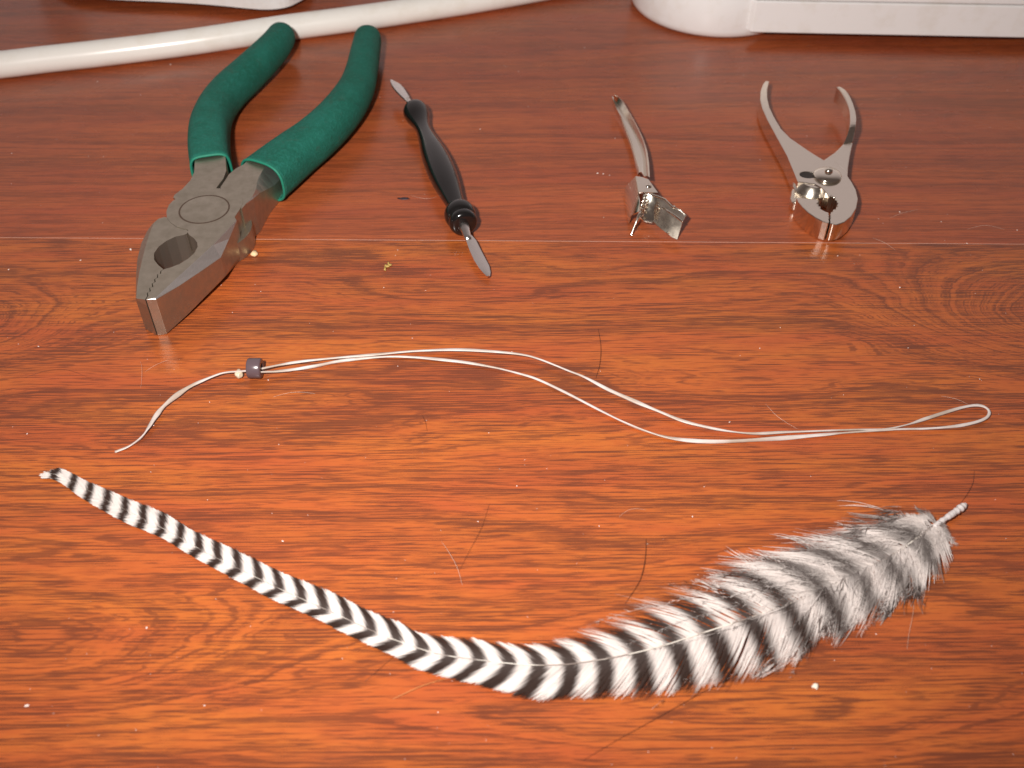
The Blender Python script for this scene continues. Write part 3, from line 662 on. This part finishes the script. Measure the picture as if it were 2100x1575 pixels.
def strip(pts, ws, ks, tint, flash_sheen=0.0):
    """flat hair-thin ribbon; ks = pigment 0 white .. 1 black"""
    base = len(BV); n_ = len(pts)
    for i in range(n_):
        a = pts[min(i+1, n_-1)]; b = pts[max(i-1, 0)]; dx, dy = a[0]-b[0], a[1]-b[1]; l = math.hypot(dx, dy)+1e-9; nx, ny = -dy/l*ws[i], dx/l*ws[i]
        p = pts[i]; BV.append((p[0]+nx, p[1]+ny, max(p[2], .04))); BV.append((p[0]-nx, p[1]-ny, max(p[2], .04)))
        k = ks[i]; wht = np.array([0.88, 0.80, 0.76])*tint; blk = np.array([0.036, 0.019, 0.014]) + np.array([0.040, 0.038, 0.037])*flash_sheen*max(0.0, 1-1.6*i/(n_-1)); c = wht*(1-k)+blk*k  # dark bars greyed near the shaft: flash reflection mixed into their colour
        BC.append(c); BC.append(c)
    for i in range(n_-1):
        q = base+2*i; BF.append((q, q+1, q+3, q+2))
def barb(s0, side, w, alpha, z_, width, n_=9, curl=0.35, jit=0.0, tint=1.0, spread=0.0, tipfade=0.75):
    tx, ty = tang(s0); nx, ny = (ty, -tx) if side > 0 else (-ty, tx)
    x, y = at(s0); pts, ks = [], []; ang = alpha + spread; Lb = 1.07*w/max(math.sin(ang-curl*0.45), 0.25); step = Lb/(n_-1); d = 0.0; al = 0.0
    for i in range(n_):
        t = i/(n_-1); zz_ = z_*(0.35+0.65*math.sin(min(1, 0.25+t*0.9)*math.pi*0.85)) + 0.25
        pts.append((x, y, zz_)); sp_s = s0-al
        ks.append(pigment(sp_s, d, w, side, jit, s0))
        a = ang - curl*t; dxx = tx*math.cos(a)+nx*math.sin(a); dyy = ty*math.cos(a)+ny*math.sin(a)
        x += dxx*step; y += dyy*step; d += math.sin(a)*step; al += math.cos(a)*step
    ws = [width*(1-0.80*max(0, (i/(n_-1)-tipfade)/(1-tipfade))) for i in range(n_)]
    if side == UP:
        th_ = np.interp(s0, [SX(650), SX(900), SX(1400)], [0.0, 0.5, 0.8]); tw_ = np.interp(s0, [SX(1050), SX(1350), SX(1550), SX(1650)], [0.0, 0.75, 0.7, 0.0])
        ws = [w_*(1-max(th_*k_, tw_)*min(1, max(0, (i/(n_-1)-0.45)/0.25))) for i, (w_, k_) in enumerate(zip(ws, ks))]
    strip(pts, ws, ks, tint, np.interp(s0, [SX(400), SX(700)], [0, 1])); return pts, ks
# which side is "upper": normal must point away from the viewer (+y)
tx, ty = tang(LEN*0.5); UP = 1 if (-tx) > 0 else -1
s = 0.4; clump = {}
while s < LEN-1.5:
    ww = {UP: np.interp(s, S_, dense[:, 3]), -UP: np.interp(s, S_, dense[:, 4])}
    fl_ = np.clip((s-SX(1590))/(SX(1760)-SX(1590)), 0, 1)
    for side in (1, -1):
        sd_name = 1 if side == UP else -1
        w = ww[side]; px = np.interp(s, S_, Xs)
        a = math.radians(np.interp(px, [90, 300, 700, 1100, 1300, 1500, 1700, 1925], [20, 26, 33, 40, 46, 50, 52, 52]))
        cl = mnoise.noise(Vector((s*0.55, side*7.0, 0)))*0.5+0.5; fine = random.gauss(0, 1)
        loose = np.interp(px, [90, 900, 1200, 1400, 1600], [0.0, 0.02, 0.16, 0.40, 0.6]) * (1.0 if sd_name > 0 else 0.55)
        ww_ = w*(1 + loose*(cl-0.5)*0.9 + 0.03*fine*(1+loose*3))
        spread = loose*(mnoise.noise(Vector((s*1.3, side*3.0, 4)))*0.35 + 0.05*fine)
        l1, l2 = lock(s, side); spread += fl_*0.55*l1; ww_ *= 1+fl_*0.35*l2
        wid = np.interp(px, [90, 400, 900, 1400, 1600], [0.10, 0.115, 0.125, 0.115, 0.10])
        zc = np.interp(px, [90, 400, 1000, 1400, 1700, 1925], [0.35, 0.5, 0.9, 1.2, 2.4, 1.6])*(0.8+0.4*random.random())
        a_e = a - (0.25+0.2*loose)*0.35; col_ = 3 if side == UP else 4; we = w
        for _ in range(5): we = 0.5*we + 0.5*np.interp(s-we/math.tan(a_e), S_, dense[:, col_], left=0.02)
        ww_ = max(0.05, we*(ww_/max(w, 0.01)))
        barb(s, side, ww_, a, zc, wid, n_=10, curl=0.25+0.2*loose, jit=0.16*fine*(1+1.0*fl_), tint=0.80+0.20*random.random(), spread=spread, tipfade=0.78 if loose < 0.1 else 0.5)
    s += np.interp(np.interp(s, S_, Xs), [90, 1100, 1300, 1500, 1900], [0.115, 0.115, 0.14, 0.15, 0.12])
vane_n = (len(BV), len(BF))
def flush(name, label=None):
    global BV, BF, BC
    o = mesh_obj(name, BV, BF, M_feather, fe, smooth=False)
    ca = o.data.color_attributes.new('pigment', 'FLOAT_COLOR', 'POINT')
    arr = np.ones((len(BV), 4), np.float32); arr[:, :3] = np.array(BC); ca.data.foreach_set('color', arr.ravel())
    o['kind'] = 'stuff'
    if label: o['label'] = label
    BV, BF, BC = [], [], []; return o
m = NT('feather_barbs'); at_ = m.new('ShaderNodeAttribute', attribute_name='pigment')
m.set(col=at_.outputs['Color'], rough=0.42, spec=0.35)
tr = m.new('ShaderNodeBsdfTranslucent'); mx = m.new('ShaderNodeMixShader'); mx.inputs[0].default_value = 0.18
m.t.links.new(at_.outputs['Color'], tr.inputs['Color']); out_ = m.n['Material Output']
m.t.links.new(m.b.outputs[0], mx.inputs[1]); m.t.links.new(tr.outputs[0], mx.inputs[2]); m.t.links.new(mx.outputs[0], out_.inputs[0]); M_feather = m.m
flush('vane', 'black and white barred barbs on both sides of the shaft')
# down: loose curly plume barbs with fine barbules
def plume(s0, side, w, alpha, zmax, tint, jit):
    pts, ks = barb(s0, side, w, alpha, zmax, 0.07, n_=12, curl=random.uniform(0.05, 0.5), jit=jit, tint=tint, tipfade=0.3)
    for k in range(2, len(pts)-1):
        for r in range(6):
            p = np.array(pts[k]) + (np.array(pts[k+1])-np.array(pts[k]))*random.random(); d = np.array(pts[k+1])-np.array(pts[k]); d = d/ (np.linalg.norm(d)+1e-9)
            a = random.uniform(0.35, 0.9)*random.choice((-1, 1)); l = random.uniform(0.6, 1.4)*(1.05-k/len(pts)*0.5)
            e = np.array([d[0]*math.cos(a)-d[1]*math.sin(a), d[0]*math.sin(a)+d[1]*math.cos(a), random.uniform(-0.3, 0.45)])
            q1 = p + e*l*0.5; q2 = q1 + (e+d*0.4)*l*0.5
            strip([tuple(p), tuple(q1), tuple(q2)], [0.035, 0.03, 0.012], [ks[k]]*3, tint)
for i in range(330):
    px = random.uniform(1665, 1916); s0 = SX(px); side = random.choice((1, -1))
    w = (np.interp(s0, S_, dense[:, 3]) if side == UP else np.interp(s0, S_, dense[:, 4]))*random.uniform(0.45, 1.08)
    a = math.radians(np.interp(px, [1530, 1700, 1925], [46, 50, 52])) + random.gauss(0, 0.30)
    l1, l2 = lock(s0, side); a += 0.5*l1; w *= 1+0.4*l2
    plume(s0, side, w, a, random.uniform(0.8, 3.4), random.uniform(0.80, 1.0), random.gauss(0, 0.16))
for i in range(90):
    s0 = SX(random.uniform(1878, 1921)); side = random.choice((1, -1)); up_s = side == UP
    plume(s0, side, random.uniform(2.6, 5.6), random.uniform(0.95, 1.75) if up_s else random.uniform(1.0, 1.6), random.uniform(1.0, 3.2), random.uniform(0.75, 0.95), random.gauss(0, 0.3))
# dark smoky patches in the down
for (cx_, cy_, n__) in [(1762, 1078, 26), (1835, 1052, 30), (1700, 1140, 24), (1722, 1192, 22), (1790, 1120, 22), (1690, 1262, 20), (1868, 1200, 22), (1640, 1180, 18)]:
    for j in range(n__):
        A_ = P(cx_+random.gauss(8, 9), cy_+random.gauss(6, 8), random.uniform(2.2, 3.6)); ang = random.gauss(2.65, 0.35); l = random.uniform(1.8, 4.2)
        if cy_ > 1190: ang = random.gauss(4.2, 0.35)
        pts = [(A_.x+math.cos(ang+0.3*t)*l*t, A_.y+math.sin(ang+0.3*t)*l*t, A_.z-0.8*t) for t in np.linspace(0, 1, 6)]
        strip(pts, [0.03, 0.07, 0.07, 0.06, 0.04, 0.015], [0.5, 0.75, 0.9, 0.95, 0.9, 0.6], 0.9)
# tufts hanging from the lower edge near the base
for (a_, b_, k_, n__) in [((1850, 1180), (1805, 1268), 1, 26), ((1838, 1190), (1818, 1262), 0, 16), ((1885, 1170), (1874, 1225), 1, 22), ((1905, 1120), (1912, 1175), 0, 20), ((1760, 1250), (1715, 1300), 0, 20)]:
    for j in range(n__):
        A_ = P(a_[0]+random.gauss(0, 5), a_[1]+random.gauss(0, 8), 1.4); B_ = P(b_[0]+random.gauss(0, 6), b_[1]+random.gauss(0, 9), 0.4); C_ = (A_+B_)/2 + Vector((random.gauss(0.8, 0.5), 0, 0.5))
        pts = [tuple(A_.lerp(C_, t).lerp(C_.lerp(B_, t), t)) for t in np.linspace(0, 1, 8)]
        ks = [0.1, 0.3, 0.6, 0.8, 0.95, 1.0, 0.9, 0.3] if k_ else [0.05, 0.05, 0.1, 0.15, 0.2, 0.4, 0.5, 0.4]
        strip(pts, [0.08]*6+[0.05, 0.02], ks, 0.85)
# stray wisps beyond the upper edge
for (a_, b_, k_) in [((1730, 1120), (1660, 1098), 0.1), ((1700, 1130), (1650, 1115), 0.1), ((1620, 1165), (1545, 1128), 0.05), ((1612, 1170), (1530, 1140), 0.05), ((1600, 1175), (1560, 1150), 0.1), ((1660, 1120), (1590, 1100), 0.2), ((1800, 1045), (1712, 1033), 0.05),
                     ((1560, 1165), (1500, 1130), 0.1), ((1480, 1215), (1420, 1190), 0.05), ((1640, 1330), (1618, 1362), 0.2), ((1660, 1320), (1640, 1350), 0.9), ((1600, 1355), (1560, 1388), 0.1), ((1580, 1362), (1548, 1392), 0.8)]:
    for j in range(3 if a_[0] == 1800 else 8):
        A_ = P(a_[0]+random.gauss(0, 7), a_[1]+random.gauss(0, 5), 1.5); B_ = P(b_[0]+random.gauss(0, 9), b_[1]+random.gauss(0, 5), 1.2); C_ = (A_+B_)/2 + Vector((random.gauss(0, 0.6), random.gauss(0.3, 0.5), 0.5))
        strip([tuple(A_.lerp(C_, t).lerp(C_.lerp(B_, t), t)) for t in np.linspace(0, 1, 7)], [0.05]*5+[0.03, 0.012], [k_]*7, 0.95)
flush('down', 'loose fluffy grey white down toward the base')
# shaft
sh = [(at(s_)[0], at(s_)[1], 1.25+0.5*(s_/LEN)) for s_ in np.linspace(0.5, LEN, 120)]
rad = [0.012+0.18*(i/119)**1.6 for i in range(120)]
m = NT('shaft'); co = m.coord(); 
sepx = m.noise(co, 0.22, 2, 0.5)
m.set(col=m.mix(m.ramp(sepx, [(0.45, 0), (0.55, 1)]), (0.80, 0.74, 0.66), (0.30, 0.24, 0.21)), rough=0.3)
mesh_obj('shaft', *sweep(sh, rad, 10), m.m, fe, smooth=True)
qp = spline([P(1918, 1078, 1.9)[:], P(1935, 1066, 1.9)[:], P(1950, 1056, 1.7)[:], P(1966, 1045, 1.5)[:], P(1979, 1035, 1.2)[:]], 7)
rad = [(0.50+0.40*mnoise.noise(Vector((i*0.6, 2, 1)))+0.008*i)*(1 if i < len(qp)-3 else 0.7) for i in range(len(qp))]
m = NT('quill'); co = m.coord(); nn = m.noise(co, 1.4, 4, 0.65); m.bump(nn, 0.8, 0.25)
m.set(col=m.mix(nn, (0.50, 0.44, 0.42), (0.86, 0.81, 0.80)), rough=0.5)
mesh_obj('quill_tip', *sweep([Vector(a) for a in qp], rad, 14, cap0='round'), m.m, fe, smooth=True)

# ------------------------------------------------------------------ cream cable
cp_ = [(-160, 150), (0, 133), (100, 121), (200, 110), (300, 98), (400, 85), (500, 70), (600, 55), (700, 42), (800, 28), (900, 13), (1000, -3), (1150, -30), (1400, -80)]
q = spline(cp_, 8)
cab = mesh_obj('cable', *sweep([P(e[0], e[1], 4.35) for e in q], [4.35]*len(q), 28), M_cable, None, smooth=True, org=P(400, 85))
tag(cab, 'thick glossy cream cable lying across the table behind the green grips', 'cable')

# ------------------------------------------------------------------ white plastic appliance, upper right
dev = thing('white_appliance', P(1490, 84), 'white plastic appliance with a rounded foot, long flat body raised above the table', 'appliance')
R = 31.5; fc = P(1490, 84) + Vector((0, R, 0))
mesh_obj('foot', *lathe([(0, R-3.2), (0.5, R-1.6), (1.6, R-0.5), (3.2, R), (8, R+0.2), (30, R+0.4)], fc, (0, 0, 1), seg=96), M_white, dev, smooth=True)
e0, e1 = P(1540, 67, 3.6), P(2300, 82, 3.6); dirn = (e1-e0).normalized(); nrm = Vector((-dirn.y, dirn.x, 0))
outline = [e0 + dirn*420, e0 + dirn*420 + nrm*70, fc + nrm*28, fc + Vector((-R*0.55, R*0.5, 0)), fc + Vector((-R*0.3, -R*0.3, 0)), e0]
mesh_obj('lower_shell', *prism(outline, 3.6, 14.8), M_white, dev, bevel=0.5, seg=3)
inset = [p + nrm*0.25 for p in outline[:1]] + outline[1:-1] + [outline[-1] + nrm*0.25]
mesh_obj('upper_shell', *prism(inset, 15.1, 34), M_white, dev, bevel=0.5, seg=3)
# second white case, upper left
cs = thing('white_case', P(500, 10), 'white plastic case with a curved lower edge behind the cream cable', 'appliance')
ol = [(60, -60), (140, -12), (200, -3), (260, 1), (330, 4), (400, 8), (460, 13), (510, 18), (550, 20), (585, 16), (610, 6), (630, -8), (640, -30)]
fr = [P(a, b, 2.6) for a, b in [tuple(e) for e in spline(ol, 3)]]
back = [fr[-1] + Vector((5, 60, 0)), fr[0] + Vector((0, 60, 0))]
mesh_obj('shell', *prism(fr+back, 2.6, 30), M_white, cs, bevel=1.2, seg=4)
for (x, y) in [(300, -40), (540, -30)]:
    mesh_obj('foot', *lathe([(0, 5), (2.7, 5)], P(x, y), (0, 0, 1), seg=20), M_dark, cs)

# ------------------------------------------------------------------ loose hairs, crumbs and dust
hair_m = {'dark': simple('dark_hair', (0.035, 0.012, 0.008), 0.4), 'pale': simple('pale_fibre', (0.72, 0.52, 0.42), 0.5), 'gold': simple('golden_hair', (0.65, 0.30, 0.10), 0.4)}
hairs = [('dark', 0.075, [(1325, 1104), (1323, 1145), (1312, 1190), (1282, 1238)], 'short dark hair lying above the middle of the feather'),
 ('dark', 0.055, [(1515, 1382), (1440, 1420), (1360, 1465), (1270, 1515), (1195, 1560)], 'long dark hair running from the feather toward the bottom edge'),
 ('dark', 0.065, [(1227, 675), (1232, 710), (1230, 745), (1222, 775)], 'short dark hair crossing above the string loop'),
 ('dark', 0.040, [(1003, 1035), (988, 1080), (962, 1130), (942, 1170)], 'thin brown hair between string and feather'),
 ('dark', 0.040, [(50, 775), (95, 760), (140, 759), (190, 778)], 'thin arched brown hair left of the string tail'),
 ('pale', 0.050, [(905, 1110), (922, 1135), (938, 1165), (948, 1200)], 'short pale fibre just above the feather'),
 ('gold', 0.070, [(930, 1387), (870, 1405), (830, 1422), (805, 1434)], 'golden hair sticking out below the feather'),
 ('dark', 0.045, [(812, 1343), (785, 1365), (765, 1383), (748, 1398)], 'short dark hair at the lower edge of the feather'),
 ('dark', 0.050, [(1998, 965), (1995, 990), (1982, 1015), (1962, 1042)], 'dark hair near the quill end of the feather'),
 ('pale', 0.045, [(1570, 828), (1590, 850), (1612, 866), (1636, 880)], 'fine pale hair touching the string loop'),
 ('pale', 0.045, [(1874, 1222), (1872, 1260), (1864, 1300), (1860, 1332)], 'pale wisp hanging down from the feather fluff'),
 ('pale', 0.045, [(560, 814), (590, 806), (615, 804), (646, 807)], 'short white fibre below the bead'),
 ('pale', 0.035, [(1270, 1060), (1285, 1048), (1305, 1043), (1325, 1046)], 'small curled pale fibre above the dark hair'),
 ('pale', 0.040, [(1790, 488), (1815, 498), (1835, 512)], 'short golden fibre beside the nose of the small pliers'),
 ('pale', 0.045, [(843, 401), (862, 406), (880, 407), (895, 404)], 'white fibre beside the black tool handle'),
 ('pale', 0.035, [(288, 740), (291, 760), (289, 795)], 'faint upright fibre above the string tail'),
 ('pale', 0.035, [(298, 762), (320, 748), (345, 738)], 'faint slanting fibre above the string tail'),
 ('dark', 0.040, [(866, 852), (872, 866), (876, 884)], 'tiny dark hair in the middle of the table'),
 ('pale', 0.045, [(1930, 812), (1960, 818), (1985, 829)], 'fine pale hair above the end of the loop'),
 ('pale', 0.045, [(1825, 447), (1850, 437), (1882, 430)], 'white fibre right of the small pliers'),
 ('pale', 0.040, [(1985, 470), (2020, 462), (2060, 470)], 'pale fibre near the right edge above the joint')]
for kind, r, pts, lab in hairs:
    r *= 0.62 if kind == 'pale' else 0.75
    q = spline([(x, y, 0.15+0.5*math.sin(math.pi*i/(len(pts)-1))) for i, (x, y) in enumerate(pts)], 6)
    path = [P(e[0], e[1], max(e[2], 0.1)) for e in q]
    h = mesh_obj('loose_hair', *sweep(path, [r*(1-0.5*abs(2*i/(len(q)-1)-1)) for i in range(len(q))], 6), hair_m[kind], None, smooth=True, org=path[0]*1.0)
    tag(h, lab, 'hair', 'loose hairs and fibres on the table')
def lump(c, r, seed, sub=2):
    bm = bmesh.new(); bmesh.ops.create_icosphere(bm, subdivisions=sub, radius=1.0); V = []
    for v_ in bm.verts:
        p = v_.co; k = 1 + 0.55*mnoise.noise(p*1.3+Vector((seed, 0, 0))) + 0.25*mnoise.noise(p*3.5+Vector((0, seed, 0)))
        V.append(Vector((c[0]+p.x*r[0]*k, c[1]+p.y*r[1]*k, max(c[2]+p.z*r[2]*k, 0.01))))
    F = [tuple(v_.index for v_ in f_.verts) for f_ in bm.faces]; bm.free(); return V, F
M_crumb = simple('crumb', (0.80, 0.58, 0.34), 0.6)
o = mesh_obj('crumb', *lump(P(521, 520, 0.6), (0.9, 0.9, 0.65), 2), M_crumb, None, smooth=True, org=P(521, 520)); tag(o, 'pale yellow crumb beside the big pliers jaw', 'crumb')
g_ = [lump(P(x, y, 0.3), (a, b, 0.3), i) for i, (x, y, a, b) in enumerate([(790, 551, .3, .8), (794, 546, .6, .35), (799, 543, .55, .35), (797, 540, .3, .5), (791, 545, .3, .5)])]
o = mesh_obj('crumb', *join(*g_), simple('olive_crumb', (0.45, 0.30, 0.08), 0.6), None, smooth=True, org=P(795, 546)); tag(o, 'small forked olive yellow scrap left of the tool blade', 'scrap')
o = mesh_obj('chip', *lump(P(828, 407, 0.05), (1.6, 0.6, 0.10), 8), simple('dark_chip_mark', (0.03, 0.02, 0.03), 0.5), None, smooth=True, org=P(828, 407)); tag(o, 'dark oval speck left of the black tool handle', 'speck')
o = mesh_obj('crumb', *lump(P(1672, 1407, 0.3), (0.55, 0.55, 0.4), 5), simple('white_crumb', (0.85, 0.75, 0.62), 0.6), None, smooth=True, org=P(1672, 1407)); tag(o, 'white grain below the fluffy end of the feather', 'crumb')
# dust: too many grains to count
geo = []; ico = bmesh.new(); bmesh.ops.create_icosphere(ico, subdivisions=1, radius=1.0)
iv = [v_.co.copy() for v_ in ico.verts]; iF = [tuple(v_.index for v_ in f_.verts) for f_ in ico.faces]; ico.free()
V, F = [], []
def grain(c, r):
    k = len(V); a = random.uniform(0, math.pi); el = random.uniform(1, 2.2)
    for p in iv:
        j = 1+random.uniform(-0.3, 0.3); x, y = p.x*r*j*el, p.y*r*j
        V.append((c.x + x*math.cos(a)-y*math.sin(a), c.y + x*math.sin(a)+y*math.cos(a), max(0.02, r*0.5 + p.z*r*0.6)))
    F.extend([tuple(i+k for i in f_) for f_ in iF])
for i in range(300):
    px, py = random.uniform(-20, 2120), 90+1500*random.random()**1.15
    d = abs((px-1000)); r = random.choice([0.035, 0.04, 0.05, 0.06, 0.07, 0.10])*random.uniform(0.8, 1.2)
    grain(P(px, py), r)
for (x, y, r) in [(18, 553, .16), (268, 512, .22), (165, 534, .13), (787, 590, .12), (535, 598, .1), (1237, 357, .2), (1225, 356, .25), (1250, 360, .15), (1845, 590, .2), (430, 825, .1), (301, 1288, .16), (55, 1448, .25), (580, 1110, .12), (1352, 1423, .16), (1420, 1060, .12), (980, 1070, .12), (1718, 525, .13), (1930, 455, .12), (1845, 435, .15), (1600, 672, .12), (455, 405, .12), (875, 255, .15), (985, 265, .12), (350, 133, .2), (200, 168, .2)]:
    grain(P(x, y), r*1.1)
o = mesh_obj('dust', V, F, simple('dust', (0.85, 0.72, 0.66), 0.7), None); o['kind'] = 'stuff'; o['label'] = 'pale dust grains scattered over the table'; o['category'] = 'dust'
